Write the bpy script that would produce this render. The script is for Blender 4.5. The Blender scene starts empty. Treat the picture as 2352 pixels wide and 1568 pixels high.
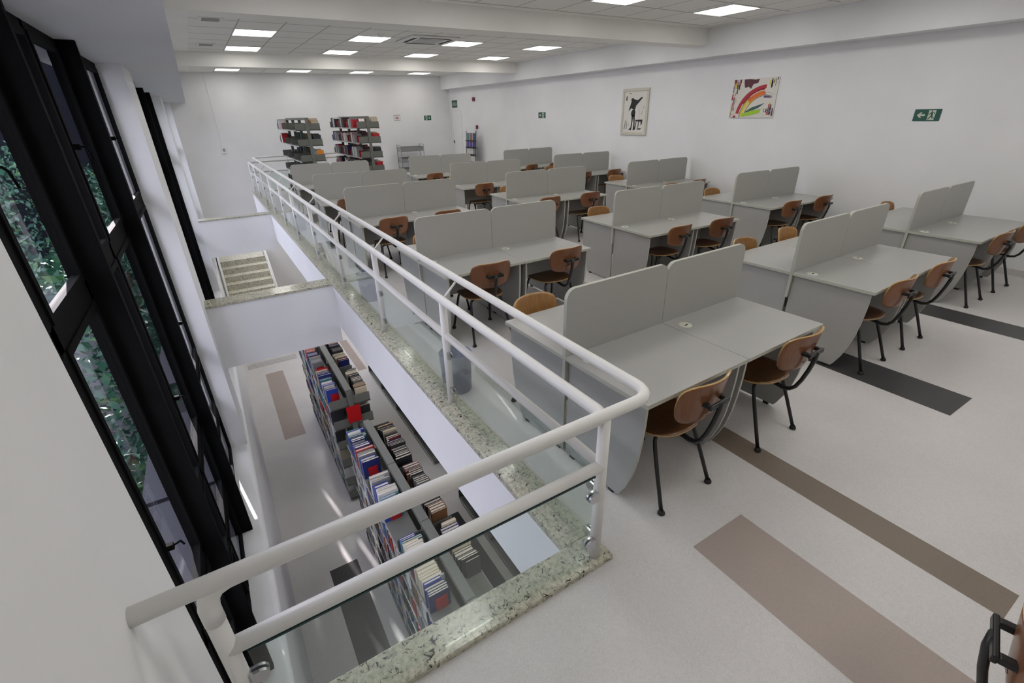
import bpy, math, random
from mathutils import Vector, Matrix
C = bpy.context.scene.collection
SC = bpy.context.scene
PI = math.pi
rnd = random.Random(7)

# ------------------------------------------------------------------ camera
def make_camera():
    a, b, r = math.radians(31.278), math.radians(26.007), math.radians(-1.4086)
    f = Vector((math.sin(a)*math.cos(b), math.cos(a)*math.cos(b), -math.sin(b)))
    rt = Vector((math.cos(a), -math.sin(a), 0)); d = f.cross(rt)
    X = rt*math.cos(r) - d*math.sin(r); Y = rt*math.sin(r) + d*math.cos(r)
    cd = bpy.data.cameras.new('camera'); cam = bpy.data.objects.new('camera', cd); C.objects.link(cam)
    cd.sensor_width = 36; cd.sensor_fit = 'HORIZONTAL'; cd.lens = 1076.56/2352*36
    cd.clip_start = .02; cd.clip_end = 300
    M = Matrix((X, -Y, -f)).transposed().to_4x4(); M.translation = (0, 0, 2.05)
    cam.matrix_world = M; SC.camera = cam
make_camera()

# ------------------------------------------------------------------ light and exposure
LAMP = 8.0            # ceiling panel radiance
SUN = 90.0
LAMP_LOW = 8.0        # lower floor panels
w = bpy.data.worlds.new('World'); SC.world = w; w.use_nodes = True
nt = w.node_tree; nt.nodes.clear()
wo = nt.nodes.new('ShaderNodeOutputWorld'); wb = nt.nodes.new('ShaderNodeBackground')
wb.inputs['Color'].default_value = (.84, .88, 1.0, 1); wb.inputs['Strength'].default_value = 13.0
nt.links.new(wb.outputs[0], wo.inputs[0])
sd = bpy.data.lights.new('sun', 'SUN'); sd.energy = SUN; sd.angle = math.radians(.5); sd.color = (1, .97, .93)
so = bpy.data.objects.new('sun', sd); C.objects.link(so)                                     # low sun grazing along the window wall
so.rotation_euler = Vector((.16, -1, -.45)).to_track_quat('-Z', 'Y').to_euler()
SC.view_settings.view_transform = 'Standard'; SC.view_settings.look = 'None'
SC.view_settings.gamma = 1; SC.view_settings.use_curve_mapping = False
SC.view_settings.exposure = 0.0

# ------------------------------------------------------------------ materials
MATS = {}
def mat(name, col, rough=.5, metal=0, spec=.5, coat=0):
    m = bpy.data.materials.new(name); m.use_nodes = True; MATS[name] = m
    b = m.node_tree.nodes['Principled BSDF']
    b.inputs['Base Color'].default_value = (*col, 1); b.inputs['Roughness'].default_value = rough
    b.inputs['Metallic'].default_value = metal; b.inputs['Specular IOR Level'].default_value = spec
    b.inputs['Coat Weight'].default_value = coat
    return m
def N(m, t, **kw):
    n = m.node_tree.nodes.new(t)
    for k, v in kw.items():
        if k in n.inputs.keys(): n.inputs[k].default_value = v
        else: setattr(n, k, v)
    return n
def L(m, a, b): m.node_tree.links.new(a, b)
def coords(m, scale=(1, 1, 1), rot=(0, 0, 0), out='Object'):
    tc = N(m, 'ShaderNodeTexCoord'); mp = N(m, 'ShaderNodeMapping')
    mp.inputs['Scale'].default_value = scale; mp.inputs['Rotation'].default_value = rot
    L(m, tc.outputs[out], mp.inputs[0]); return mp.outputs[0]
def ramp(m, fac, stops, interp='LINEAR'):
    r = N(m, 'ShaderNodeValToRGB'); r.color_ramp.interpolation = interp
    el = r.color_ramp.elements
    while len(el) < len(stops): el.new(.5)
    for e, (p, c) in zip(el, stops): e.position = p; e.color = (*c, 1)
    L(m, fac, r.inputs[0]); return r.outputs[0]
def mix(m, fac, a, b, mode='MIX'):
    n = N(m, 'ShaderNodeMix', data_type='RGBA', blend_type=mode)
    for s, v in ((n.inputs[0], fac), (n.inputs[6], a), (n.inputs[7], b)):
        if hasattr(v, 'links'): L(m, v, s)
        elif isinstance(v, tuple): s.default_value = (*v, 1)
        else: s.default_value = v
    return n.outputs[2]
def base(m, out): L(m, out, m.node_tree.nodes['Principled BSDF'].inputs['Base Color'])
def bump(m, h, s=.1, d=.01):
    n = N(m, 'ShaderNodeBump'); n.inputs['Strength'].default_value = s; n.inputs['Distance'].default_value = d
    L(m, h, n.inputs['Height']); L(m, n.outputs[0], m.node_tree.nodes['Principled BSDF'].inputs['Normal'])

def painted(name, col, var=.03, rough=.6):
    m = mat(name, col, rough, spec=.3)
    n = N(m, 'ShaderNodeTexNoise', Scale=1.3, Detail=4.0); L(m, coords(m), n.inputs['Vector'])
    c1 = tuple(x*(1-var) for x in col); c2 = tuple(min(1, x*(1+var)) for x in col)
    base(m, ramp(m, n.outputs['Fac'], [(.3, c1), (.7, c2)]))
    n2 = N(m, 'ShaderNodeTexNoise', Scale=220.0, Detail=2.0); L(m, coords(m), n2.inputs['Vector'])
    bump(m, n2.outputs['Fac'], .04, .002)
    return m
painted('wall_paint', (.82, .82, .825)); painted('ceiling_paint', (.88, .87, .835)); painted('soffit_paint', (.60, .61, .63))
painted('rail_paint', (.80, .79, .76), .01, .35)

def vinyl(name, c0, c1, fleck=.5):
    m = mat(name, c0, .42, spec=.4)
    v = coords(m)
    a = N(m, 'ShaderNodeTexNoise', Scale=120.0, Detail=4.0, Roughness=.6, Distortion=2.5); L(m, v, a.inputs['Vector'])
    b = N(m, 'ShaderNodeTexNoise', Scale=2.2, Detail=3.0); L(m, v, b.inputs['Vector'])
    wv = N(m, 'ShaderNodeTexNoise', Scale=18.0, Detail=6.0, Roughness=.75, Distortion=3.0); L(m, v, wv.inputs['Vector'])
    c = ramp(m, a.outputs['Fac'], [(.36, c1), (.52, c0)])
    d = ramp(m, wv.outputs['Fac'], [(.47, (1, 1, 1)), (.5, (1-.12*fleck,)*3), (.53, (1, 1, 1))])
    e = ramp(m, b.outputs['Fac'], [(.35, (.95, .95, .95)), (.65, (1, 1, 1))])
    base(m, mix(m, 1.0, mix(m, 1.0, c, d, 'MULTIPLY'), e, 'MULTIPLY'))
    rr = ramp(m, b.outputs['Fac'], [(.3, (.34,)*3), (.7, (.46,)*3)])
    L(m, rr, m.node_tree.nodes['Principled BSDF'].inputs['Roughness'])
    return m
vinyl('vinyl', (.66, .635, .62), (.57, .55, .545), 1)
vinyl('vinyl_pink', (.40, .33, .295), (.36, .30, .27), .5)
vinyl('vinyl_brown', (.215, .172, .133), (.185, .148, .115), .5)
vinyl('vinyl_dark', (.055, .053, .055), (.047, .046, .048), .4)
def low(name, src):
    m = MATS[src].copy(); m.name = name; MATS[name] = m
    b = m.node_tree.nodes['Principled BSDF']
    for l in list(b.inputs['Roughness'].links): m.node_tree.links.remove(l)
    b.inputs['Roughness'].default_value = .16
for s in ('vinyl', 'vinyl_pink', 'vinyl_dark'): low(s+'_polished', s)

m = mat('granite', (.5, .5, .44), .14)
v = coords(m)
g1 = N(m, 'ShaderNodeTexNoise', Scale=42.0, Detail=6.0, Roughness=.7); L(m, v, g1.inputs['Vector'])
g2 = N(m, 'ShaderNodeTexNoise', Scale=30.0, Detail=4.0, Roughness=.75, Distortion=1.2); L(m, v, g2.inputs['Vector'])
g3 = N(m, 'ShaderNodeTexNoise', Scale=7.0, Detail=3.0); L(m, v, g3.inputs['Vector'])
c = ramp(m, g1.outputs['Fac'], [(.32, (.25, .25, .21)), (.48, (.50, .485, .39)), (.66, (.66, .63, .52))])
d = ramp(m, g2.outputs['Fac'], [(.385, (.07, .055, .075)), (.43, (1, 1, 1))])
e = ramp(m, g3.outputs['Fac'], [(.3, (.85, .87, .85)), (.65, (1, .98, .95))])
base(m, mix(m, 1.0, mix(m, 1.0, c, d, 'MULTIPLY'), e, 'MULTIPLY'))

m = MATS['granite'].copy(); m.name = 'granite_lit'; MATS['granite_lit'] = m  # brighter copy of the same granite: window sheen put into the tread colour
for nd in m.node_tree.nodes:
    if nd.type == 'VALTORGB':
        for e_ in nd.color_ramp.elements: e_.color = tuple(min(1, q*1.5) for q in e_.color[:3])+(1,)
def laminate(name, c0, var=.05, rough=.27):
    m = mat(name, c0, rough, spec=.4)
    n = N(m, 'ShaderNodeTexNoise', Scale=260.0, Detail=2.0); L(m, coords(m), n.inputs['Vector'])
    base(m, ramp(m, n.outputs['Fac'], [(.35, tuple(x*(1-var) for x in c0)), (.65, tuple(x*(1+var) for x in c0))]))
    return m
laminate('laminate_grey', (.385, .38, .365)); laminate('screen_grey', (.40, .395, .37), .05, .4)
laminate('edge_band', (.47, .475, .41), .02, .4)

def wood(name, c0, c1, c2):
    m = mat(name, c0, .3, spec=.5, coat=.25)
    v = coords(m, (14, 14, 1.4))
    n = N(m, 'ShaderNodeTexNoise', Scale=5.0, Detail=6.0, Roughness=.65, Distortion=.6); L(m, v, n.inputs['Vector'])
    n2 = N(m, 'ShaderNodeTexNoise', Scale=2.0, Detail=2.0); L(m, coords(m, (3, 3, 1)), n2.inputs['Vector'])
    a = ramp(m, n.outputs['Fac'], [(.3, c2), (.5, c0), (.7, c1)])
    oi = N(m, 'ShaderNodeObjectInfo')
    k = N(m, 'ShaderNodeMapRange'); k.inputs['To Min'].default_value = .8; k.inputs['To Max'].default_value = 1.12
    L(m, oi.outputs['Random'], k.inputs['Value'])
    base(m, mix(m, 1.0, a, k.outputs[0], 'MULTIPLY'))
    b = m.node_tree.nodes['Principled BSDF']; b.inputs['Coat Roughness'].default_value = .12
    return m
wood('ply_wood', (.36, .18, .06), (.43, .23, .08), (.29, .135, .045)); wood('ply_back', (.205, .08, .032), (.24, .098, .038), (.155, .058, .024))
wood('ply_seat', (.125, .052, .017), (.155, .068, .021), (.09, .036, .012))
wood('ply_edge', (.46, .29, .10), (.55, .36, .14), (.36, .21, .07))

mat('black_metal', (.012, .012, .013), .35); mat('window_metal', (.005, .0052, .0055), .7, spec=.05); mat('sky_blocker_dark', (.03, .032, .04), 1, spec=0)
mat('black_rubber', (.01, .01, .01), .6); mat('chrome', (.58, .58, .6), .22, 1)
mat('shelf_metal', (.145, .15, .135), .42); mat('shelf_light', (.42, .42, .42), .4)
mat('trolley_metal', (.30, .31, .31), .4, .2)
mat('red_plastic', (.48, .008, .012), .35); mat('dark_red', (.16, .01, .015), .4)
mat('sign_green', (.005, .085, .055), .35); mat('sign_cream', (.55, .60, .48), .5)
mat('white_plastic', (.78, .78, .77), .4); mat('grommet_cream', (.62, .62, .53), .4)
mat('slot_black', (.01, .01, .01), .7); mat('grille_grey', (.33, .33, .32), .5)
mat('paper', (.72, .70, .64), .7); mat('frame_cream', (.60, .57, .48), .45)
mat('ink_black', (.012, .012, .012), .6); mat('bin_blue', (.085, .12, .25), .4)
for n, c in dict(red=(.42, .015, .03), orange=(.72, .16, .02), yellow=(.72, .60, .05), maroon=(.10, .02, .03), black=(.02, .02, .025),
                 teal=(.03, .10, .10), lime=(.36, .60, .03), grey=(.28, .28, .31), purple=(.12, .06, .14)).items(): mat('paint_'+n, c, .5)
mat('navy_brick', (.002, .003, .007), .8, spec=.2); mat('patio', (.045, .045, .05), .8); mat('bark', (.06, .045, .03), .9)

# book cover: each book's own colour
m = mat('book_cover', (.5, .5, .5), .4)
oi = N(m, 'ShaderNodeObjectInfo'); base(m, oi.outputs['Color'])
m = mat('book_pages', (.68, .62, .50), .8)
wv = N(m, 'ShaderNodeTexNoise', Scale=30.0, Detail=2.0); L(m, coords(m, (1, 14, 1)), wv.inputs['Vector'])
base(m, ramp(m, wv.outputs['Fac'], [(.35, (.52, .46, .36)), (.65, (.72, .67, .56))]))
# a mass of books: colour by vertex attribute of each book
m = mat('book_mass', (.5, .5, .5), .45)
at = N(m, 'ShaderNodeVertexColor'); at.layer_name = 'cover'; base(m, at.outputs[0])
m = mat('leaf', (.03, .10, .05), .5)
oi = N(m, 'ShaderNodeTexNoise', Scale=3.0, Detail=3.0); L(m, coords(m), oi.inputs['Vector'])
base(m, ramp(m, oi.outputs['Fac'], [(.3, (.01, .05, .045)), (.55, (.03, .12, .07)), (.75, (.10, .22, .05))]))

def glass(name, tint, refl_tint=(1, 1, 1), ior=1.5):
    m = bpy.data.materials.new(name); m.use_nodes = True; MATS[name] = m
    t = m.node_tree; t.nodes.clear()
    o = t.nodes.new('ShaderNodeOutputMaterial'); tr = t.nodes.new('ShaderNodeBsdfTransparent')
    gl = t.nodes.new('ShaderNodeBsdfGlossy'); fr = t.nodes.new('ShaderNodeFresnel'); mx = t.nodes.new('ShaderNodeMixShader')
    tr.inputs[0].default_value = (*tint, 1); gl.inputs['Roughness'].default_value = 0; gl.inputs['Color'].default_value = (*refl_tint, 1)
    ge = t.nodes.new('ShaderNodeNewGeometry'); mr = t.nodes.new('ShaderNodeMapRange')   # same reflection from either face
    mr.inputs['To Min'].default_value = ior; mr.inputs['To Max'].default_value = 1/ior
    t.links.new(ge.outputs['Backfacing'], mr.inputs['Value']); t.links.new(mr.outputs[0], fr.inputs[0])
    t.links.new(fr.outputs[0], mx.inputs[0]); t.links.new(tr.outputs[0], mx.inputs[1]); t.links.new(gl.outputs[0], mx.inputs[2])
    t.links.new(mx.outputs[0], o.inputs[0]); return m
glass('window_glass', (.62, .61, .63), (.55, .56, .6)); glass('rail_glass', (.93, .97, .95))
mat('glass_edge', (.01, .04, .04), .2)
m = mat('liner_film', (.85, .87, .9), .25); m.node_tree.nodes['Principled BSDF'].inputs['Alpha'].default_value = .26

def emit(name, col, s):
    m = bpy.data.materials.new(name); m.use_nodes = True; MATS[name] = m
    t = m.node_tree; t.nodes.clear()
    o = t.nodes.new('ShaderNodeOutputMaterial'); e = t.nodes.new('ShaderNodeEmission')
    e.inputs[0].default_value = (*col, 1); e.inputs[1].default_value = s; t.links.new(e.outputs[0], o.inputs[0])
emit('lamp_diffuser', (1, .975, .93), LAMP); emit('lamp_diffuser_low', (1, .97, .93), LAMP_LOW)

# ceiling tiles: joints drawn in the material
def tiles(name, ox, oy, px, py):
    m = mat(name, (.72, .71, .69), .7, spec=.2)
    tc = N(m, 'ShaderNodeTexCoord'); sep = N(m, 'ShaderNodeSeparateXYZ'); L(m, tc.outputs['Object'], sep.inputs[0])
    outs = []
    for ax, o, p in (('X', ox, px), ('Y', oy, py)):
        a = N(m, 'ShaderNodeMath', operation='SUBTRACT'); L(m, sep.outputs[ax], a.inputs[0]); a.inputs[1].default_value = o
        b = N(m, 'ShaderNodeMath', operation='DIVIDE'); L(m, a.outputs[0], b.inputs[0]); b.inputs[1].default_value = p
        f = N(m, 'ShaderNodeMath', operation='FRACT'); L(m, b.outputs[0], f.inputs[0])
        g = N(m, 'ShaderNodeMath', operation='LESS_THAN'); L(m, f.outputs[0], g.inputs[0]); g.inputs[1].default_value = (.022 if ax == 'X' else .034)/p
        outs.append(g.outputs[0])
    mx = N(m, 'ShaderNodeMath', operation='MAXIMUM'); L(m, outs[0], mx.inputs[0]); L(m, outs[1], mx.inputs[1])
    n = N(m, 'ShaderNodeTexNoise', Scale=90.0, Detail=3.0); L(m, tc.outputs['Object'], n.inputs['Vector'])
    c = ramp(m, n.outputs['Fac'], [(.3, (.83, .82, .79)), (.7, (.88, .87, .84))])
    base(m, mix(m, mx.outputs[0], c, (.50, .49, .46)))

# ------------------------------------------------------------------ mesh builder
class MB:
    def __init__(s): s.v = []; s.f = []; s.m = []; s.sm = []; s.col = []
    def add(s, vs, fs, mi=0, smooth=False):
        o = len(s.v); s.v += [tuple(x) for x in vs]
        for f in fs: s.f.append([o+i for i in f]); s.m.append(mi); s.sm.append(smooth)
        return s
    def box(s, x0, y0, z0, x1, y1, z1, mi=0, side=None, M=None):
        vs = [Vector((x, y, z)) for z in (z0, z1) for y in (y0, y1) for x in (x0, x1)]
        if M is not None: vs = [M @ q for q in vs]
        sd = mi if side is None else side
        for f, k in (((0, 2, 3, 1), mi), ((4, 5, 7, 6), mi), ((0, 1, 5, 4), sd), ((2, 6, 7, 3), sd), ((0, 4, 6, 2), sd), ((1, 3, 7, 5), sd)):
            if f == (0, 2, 3, 1): o = len(s.v); s.v += [tuple(q) for q in vs]
            s.f.append([o+i for i in f]); s.m.append(k); s.sm.append(False)
        return s
    def tube(s, pts, r, n=10, mi=0, cap=True, flat=None):
        pts = [Vector(p) for p in pts]; rings = []
        t0 = (pts[1]-pts[0]).normalized(); up = Vector((0, 0, 1)) if abs(t0.z) < .9 else Vector((0, 1, 0))
        nx = t0.cross(up).normalized()
        for i, p in enumerate(pts):
            t = (pts[min(i+1, len(pts)-1)]-pts[max(i-1, 0)]).normalized()
            nx = (nx - t*nx.dot(t)).normalized(); ny = t.cross(nx)
            k = r[i] if isinstance(r, (list, tuple)) else r
            fa, fb = flat or (1, 1)
            rings.append([p + nx*(k*fa*math.cos(2*PI*j/n)) + ny*(k*fb*math.sin(2*PI*j/n)) for j in range(n)])
        o = len(s.v)
        vs = [q for rg in rings for q in rg]
        fs = [(i*n+j, i*n+(j+1) % n, (i+1)*n+(j+1) % n, (i+1)*n+j) for i in range(len(pts)-1) for j in range(n)]
        s.add(vs, fs, mi, True)
        if cap:
            s.f.append([o+j for j in range(n)][::-1]); s.m.append(mi); s.sm.append(False)
            s.f.append([o+(len(pts)-1)*n+j for j in range(n)]); s.m.append(mi); s.sm.append(False)
        return s
    def lathe(s, prof, n=20, c=(0, 0, 0), mi=0, M=None, smooth=True):
        vs = []
        for r, z in prof:
            for j in range(n):
                q = Vector((r*math.cos(2*PI*j/n), r*math.sin(2*PI*j/n), z))
                if M is not None: q = M @ q
                vs.append(q + Vector(c))
        fs = [(i*n+j, i*n+(j+1) % n, (i+1)*n+(j+1) % n, (i+1)*n+j) for i in range(len(prof)-1) for j in range(n)]
        return s.add(vs, fs, mi, smooth)
    def prism(s, poly, fn, d, mi=0, side=None):
        # poly: list of 2-D points; fn(u, v, w) -> 3-D ; w from 0 to d
        n = len(poly); vs = [fn(u, v, 0) for u, v in poly] + [fn(u, v, d) for u, v in poly]
        s.add(vs, [tuple(range(n))[::-1], tuple(range(n, 2*n))], mi)
        o = len(s.v)-2*n
        for i in range(n):
            s.f.append([o+i, o+(i+1) % n, o+n+(i+1) % n, o+n+i]); s.m.append(mi if side is None else side); s.sm.append(False)
        return s
    def shell(s, outline, surf, t, rings=5, mi=0, edge=1, n=36, back=None):
        # disc-like plate with a rim: outline(theta) -> (u, v); surf(u, v) -> (point, normal)
        def layer(off):
            P = [surf(0, 0)]
            for i in range(1, rings+1):
                for j in range(n):
                    u, v = outline(2*PI*j/n); P.append(surf(u*i/rings, v*i/rings))
            return [Vector(p)+Vector(q)*off for p, q in P]
        for off, flip in ((t/2, False), (-t/2, True)):
            vs = layer(off); fs = []
            for j in range(n):
                fs.append((0, 1+j, 1+(j+1) % n))
                for i in range(rings-1):
                    a = 1+i*n; b = a+n
                    fs.append((a+j, b+j, b+(j+1) % n, a+(j+1) % n))
            if flip: fs = [f[::-1] for f in fs]
            s.add(vs, fs, mi if (back is None or not flip) else back, True)
        k = 1+rings*n; o = len(s.v)-2*k; a = 1+(rings-1)*n
        for j in range(n):
            s.f.append([o+a+j, o+k+a+j, o+k+a+(j+1) % n, o+a+(j+1) % n]); s.m.append(edge); s.sm.append(False)
        return s
    def build(s, name, mats, parent=None, bevel=0, seg=2):
        me = bpy.data.meshes.new(name); me.from_pydata(s.v, [], s.f)
        for mm in (mats if isinstance(mats, (list, tuple)) else [mats]): me.materials.append(MATS[mm])
        me.polygons.foreach_set('material_index', s.m); me.polygons.foreach_set('use_smooth', s.sm)
        me.update()
        import bmesh
        bm = bmesh.new(); bm.from_mesh(me); bmesh.ops.recalc_face_normals(bm, faces=bm.faces[:]); bm.to_mesh(me); bm.free()
        o = bpy.data.objects.new(name, me); C.objects.link(o)
        if parent is not None: o.parent = parent
        if bevel:
            bv = o.modifiers.new('bevel', 'BEVEL'); bv.width = bevel; bv.segments = seg; bv.limit_method = 'ANGLE'; bv.angle_limit = math.radians(50)
        return o

def tag(o, label=None, cat=None, group=None, kind=None):
    if label: o['label'] = label
    if cat: o['category'] = cat
    if group: o['group'] = group
    if kind: o['kind'] = kind
    return o
def empty(name, loc=(0, 0, 0), rz=0):
    o = bpy.data.objects.new(name, None); C.objects.link(o); o.location = loc; o.rotation_euler = (0, 0, rz)
    o.empty_display_size = .1; return o
KIDS = {}
def kids(o):
    return [c for c in bpy.data.objects if c.parent == o]
def copy_tree(o):
    if o.name not in KIDS: KIDS[o.name] = [(c, kids(c)) for c in kids(o)]
    r = o.copy(); C.objects.link(r)
    for c, gs in KIDS[o.name]:
        d = c.copy(); C.objects.link(d); d.parent = r
        for g in gs:
            h = g.copy(); C.objects.link(h); h.parent = d
    return r
def struct(o, label=None): o['kind'] = 'structure'; return o
def arc(c, r, a0, a1, n, u, v):
    c = Vector(c); u = Vector(u); v = Vector(v)
    return [c + u*(r*math.cos(a0+(a1-a0)*i/n)) + v*(r*math.sin(a0+(a1-a0)*i/n)) for i in range(n+1)]

# ------------------------------------------------------------------ setting
XR, YB, YN, XL, ZL = 8.6, 18.3, -4.0, -.41, -3.58
def slab():
    b = MB()
    b.box(XL, YN, -.02, XR, 1.17, 0); b.box(1.275, 1.17, -.02, XR, 17.0, 0); b.box(4.7, 17.0, -.02, XR, YB, 0)
    def q(x0, y0, x1, y1, mi): b.add([(x0, y0, .0006), (x1, y0, .0006), (x1, y1, .0006), (x0, y1, .0006)], [(0, 1, 2, 3)], mi)
    q(1.672, -3.0, 2.074, .99, 1); q(2.497, 0, 2.70, 2.4, 2); q(4.16, .74, 4.575, 3.2, 3); q(6.195, -2.6, 6.59, 1.9, 3)
    q(3.55, 2.9, 3.95, 6.0, 1); q(1.30, 13.2, 1.7, 16.2, 1)
    struct(b.build('floor', ['vinyl', 'vinyl_pink', 'vinyl_brown', 'vinyl_dark']))
    b = MB(); b.box(XL, YN, -.65, XR, 1.30, -.021); b.box(1.10, 1.30, -.65, XR, 17.12, -.021); b.box(4.6, 17.12, -.65, XR, YB, -.021)
    struct(b.build('slab', 'wall_paint'))
slab()
def lower():
    b = MB(); b.box(-.95, YN, ZL-.1, XR, YB, ZL)
    def q(x0, y0, x1, y1, mi): b.add([(x0, y0, ZL+.0006), (x1, y0, ZL+.0006), (x1, y1, ZL+.0006), (x0, y1, ZL+.0006)], [(0, 1, 2, 3)], mi)
    q(.095, 2.0, .47, 5.15, 1); q(1.69, 2.0, 2.06, 5.16, 1); q(.03, 8.65, .42, 11.72, 2); q(2.0, 10.6, 2.2, 12.6, 2)
    struct(b.build('floor_lower', ['vinyl_polished', 'vinyl_dark_polished', 'vinyl_pink_polished']))
    b = MB()
    for i in range(34):
        x = -.30+i*.034; b.box(x, 12.2, ZL+.001, x+.017, 12.5, ZL+.004)
    tag(b.build('floor_vent', 'grille_grey'), 'long slotted air vent set in the lower floor below the first ledge', 'vent')
lower()
struct(MB().box(XR, YN, ZL, XR+.2, YB, 3.4).build('wall_right', 'wall_paint'))
struct(MB().box(-1.2, YB, ZL, XR+.2, YB+.2, 3.4).build('wall_back', 'wall_paint'))
struct(MB().box(-1.2, YN-.2, ZL, XR+.2, YN, 3.4).build('wall_front', 'wall_paint'))
struct(MB().box(-.95, YN, ZL, XL, 1.44, 2.53).build('wall_left', 'wall_paint'))
b = MB().box(-.655, 1.44, ZL-.1, -.385, YB, -1.80)
struct(b.build('wall_sill', 'wall_paint', bevel=.05, seg=4))
struct(MB().box(-.95, 17.6, -1.80, -.37, YB, 2.53).build('wall_left_far', 'wall_paint'))
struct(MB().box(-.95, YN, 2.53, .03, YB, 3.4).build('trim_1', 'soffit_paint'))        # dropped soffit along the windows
struct(MB().box(8.27, YN, 2.88, XR, YB, 3.4).build('trim_2', 'wall_paint'))         # beam along the side wall
struct(MB().box(.03, 6.60, 3.06, 8.27, 6.95, 3.4).build('trim_3', 'ceiling_paint')) # cross beams
struct(MB().box(.03, 12.98, 3.06, 8.27, 13.3, 3.4).build('trim_4', 'ceiling_paint'))
for i, (y0, y1) in enumerate(((6.12, 7.0), (13.4, 14.3))):
    struct(MB().box(-.68, y0, -1.80, XL, y1, 2.53).build('column', 'wall_paint'))
PX, PY = .6333, .715
tiles('tiles_near', 1.26-.5*PX, 5.36-.5*PY, PX, PY); tiles('tiles_mid', 1.26-.5*PX, 10.05-.5*PY, PX, PY); tiles('tiles_far', 1.26-.5*PX, 17.3-.5*PY, PX, PY)
b = MB()
for k, (y0, y1) in enumerate(((YN, 6.6), (6.95, 12.98), (13.3, YB))):
    b.box(.33, y0+.12, 3.331, 8.1, y1-.12, 3.36, 1+k)
    b.box(.03, y0, 3.325, .33, y1, 3.36); b.box(8.1, y0, 3.325, 8.27, y1, 3.36)
    b.box(.33, y0, 3.325, 8.1, y0+.12, 3.36); b.box(.33, y1-.12, 3.325, 8.1, y1, 3.36)
struct(b.build('ceiling', ['ceiling_paint', 'tiles_near', 'tiles_mid', 'tiles_far']))
struct(MB().box(-1.2, YN, 3.4, XR+.2, YB, 3.6).build('roof', 'wall_paint'))
# baseboard along the side wall
struct(MB().box(XR-.012, YN, 0, XR, 17.2, .08).build('baseboard_right', 'vinyl'))

# ledges that bridge the void and granite edging
for k, (y0, y1) in enumerate(((6.54, 6.80), (12.92, 13.16))):
    struct(MB().box(XL, y0, -.87, 1.10, y1, -.03).build('trim_%d' % (5+k), 'wall_paint'))
    struct(MB().box(XL-.0, y0-.015, -.03, 1.10, y1+.01, .0).build('trim_%d' % (7+k), 'granite', bevel=.004))
b = MB(); b.box(XL, 1.16, -.03, 1.275, 1.33, .03); struct(b.build('trim_9', 'granite', bevel=.008))
b = MB(); b.box(1.09, 1.331, -.03, 1.275, 17.13, .03); struct(b.build('trim_10', 'granite', bevel=.008))
b = MB(); b.box(1.276, 16.96, -.03, 4.7, 17.13, .03); struct(b.build('trim_11', 'granite', bevel=.008))

# ------------------------------------------------------------------ ceiling lights
ORD = ['first', 'second', 'third', 'fourth', 'fifth', 'sixth', 'seventh', 'eighth', 'ninth', 'tenth', 'eleventh', 'twelfth', 'thirteenth', 'fourteenth',
       'fifteenth', 'sixteenth', 'seventeenth', 'eighteenth', 'nineteenth', 'twentieth', 'twenty-first', 'twenty-second', 'twenty-third', 'twenty-fourth',
       'twenty-fifth', 'twenty-sixth', 'twenty-seventh', 'twenty-eighth', 'twenty-ninth', 'thirtieth', 'thirty-first', 'thirty-second', 'thirty-third',
       'thirty-fourth', 'thirty-fifth', 'thirty-sixth']
def light_panel():
    root = empty('ceiling_light')
    MB().box(-.31, -.345, -.012, .31, .345, 0).build('frame', 'white_plastic', root)
    MB().add([(-.298, -.333, -.0125), (.298, -.333, -.0125), (.298, .333, -.0125), (-.298, .333, -.0125)], [(0, 1, 2, 3)]).build('diffuser', 'lamp_diffuser', root)
    return root
lp = light_panel(); n = 0
rows = [(-1.1, 'over the lone chair'), (1.05, 'over the first desk row'), (3.2, 'over the second desk row'), (5.36, 'before the near cross beam'), (7.9, 'just beyond the near cross beam'), (15.1, 'just beyond the far cross beam'), (10.03, 'front row between the two beams'),
        (12.22, 'back row between the two beams'), (17.3, 'by the back wall')]
for y, where in rows:
    for i, x in enumerate((1.26, 3.18, 5.08, 7.06)):
        if y < 5 and i == 0 and y > 0: pass
        o = lp if n == 0 else copy_tree(lp); n += 1
        o.location = (x, y, 3.331)
        tag(o, 'square white ceiling light panel, %s from the windows, %s' % (ORD[i], where.replace('nearest', 'first')), 'ceiling light', 'square ceiling light panels')

def vent(x, y, lab):
    r = empty('ceiling_vent', (x, y, 3.331))
    MB().box(-.16, -.16, -.012, .16, .16, 0).build('frame', 'white_plastic', r)
    b = MB()
    for k in range(9): b.box(-.11, -.115+k*.026, -.018, .11, -.10+k*.026, -.012)
    b.build('grille', 'grille_grey', r); tag(r, lab, 'vent', 'small ceiling vents')
vent(.60, 8.95, 'small grey ceiling vent near the windows, nearer the near cross beam')
vent(.61, 11.8, 'small grey ceiling vent near the windows, beside the far lights')
def cassette():
    r = empty('air_conditioner', (4.2, 9.72, 3.33))
    b = MB(); b.prism([(-.47, -.47), (.47, -.47), (.47, .47), (-.47, .47)], lambda u, v, w: (u, v, -.001-w), .029); b.build('body', 'white_plastic', r, bevel=.02)
    b = MB(); b.box(-.24, -.24, -.036, .24, .24, -.03); b.build('intake_grille', 'shelf_light', r)
    for k in range(4):
        a = k*PI/2; M = Matrix.Rotation(a, 4, 'Z')
        MB().box(-.30, .33, -.034, .30, .39, -.031, M=M).build('air_slot', 'slot_black', r)
    tag(r, 'square white ceiling air conditioner between the light panels', 'air conditioner')
cassette()
tag(MB().lathe([(.0, -.05), (.05, -.048), (.065, -.02), (.07, 0)], c=(3.2, 9.4, 3.331)).build('smoke_detector', 'white_plastic'), 'small round white smoke detector on the ceiling', 'smoke detector')
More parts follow.
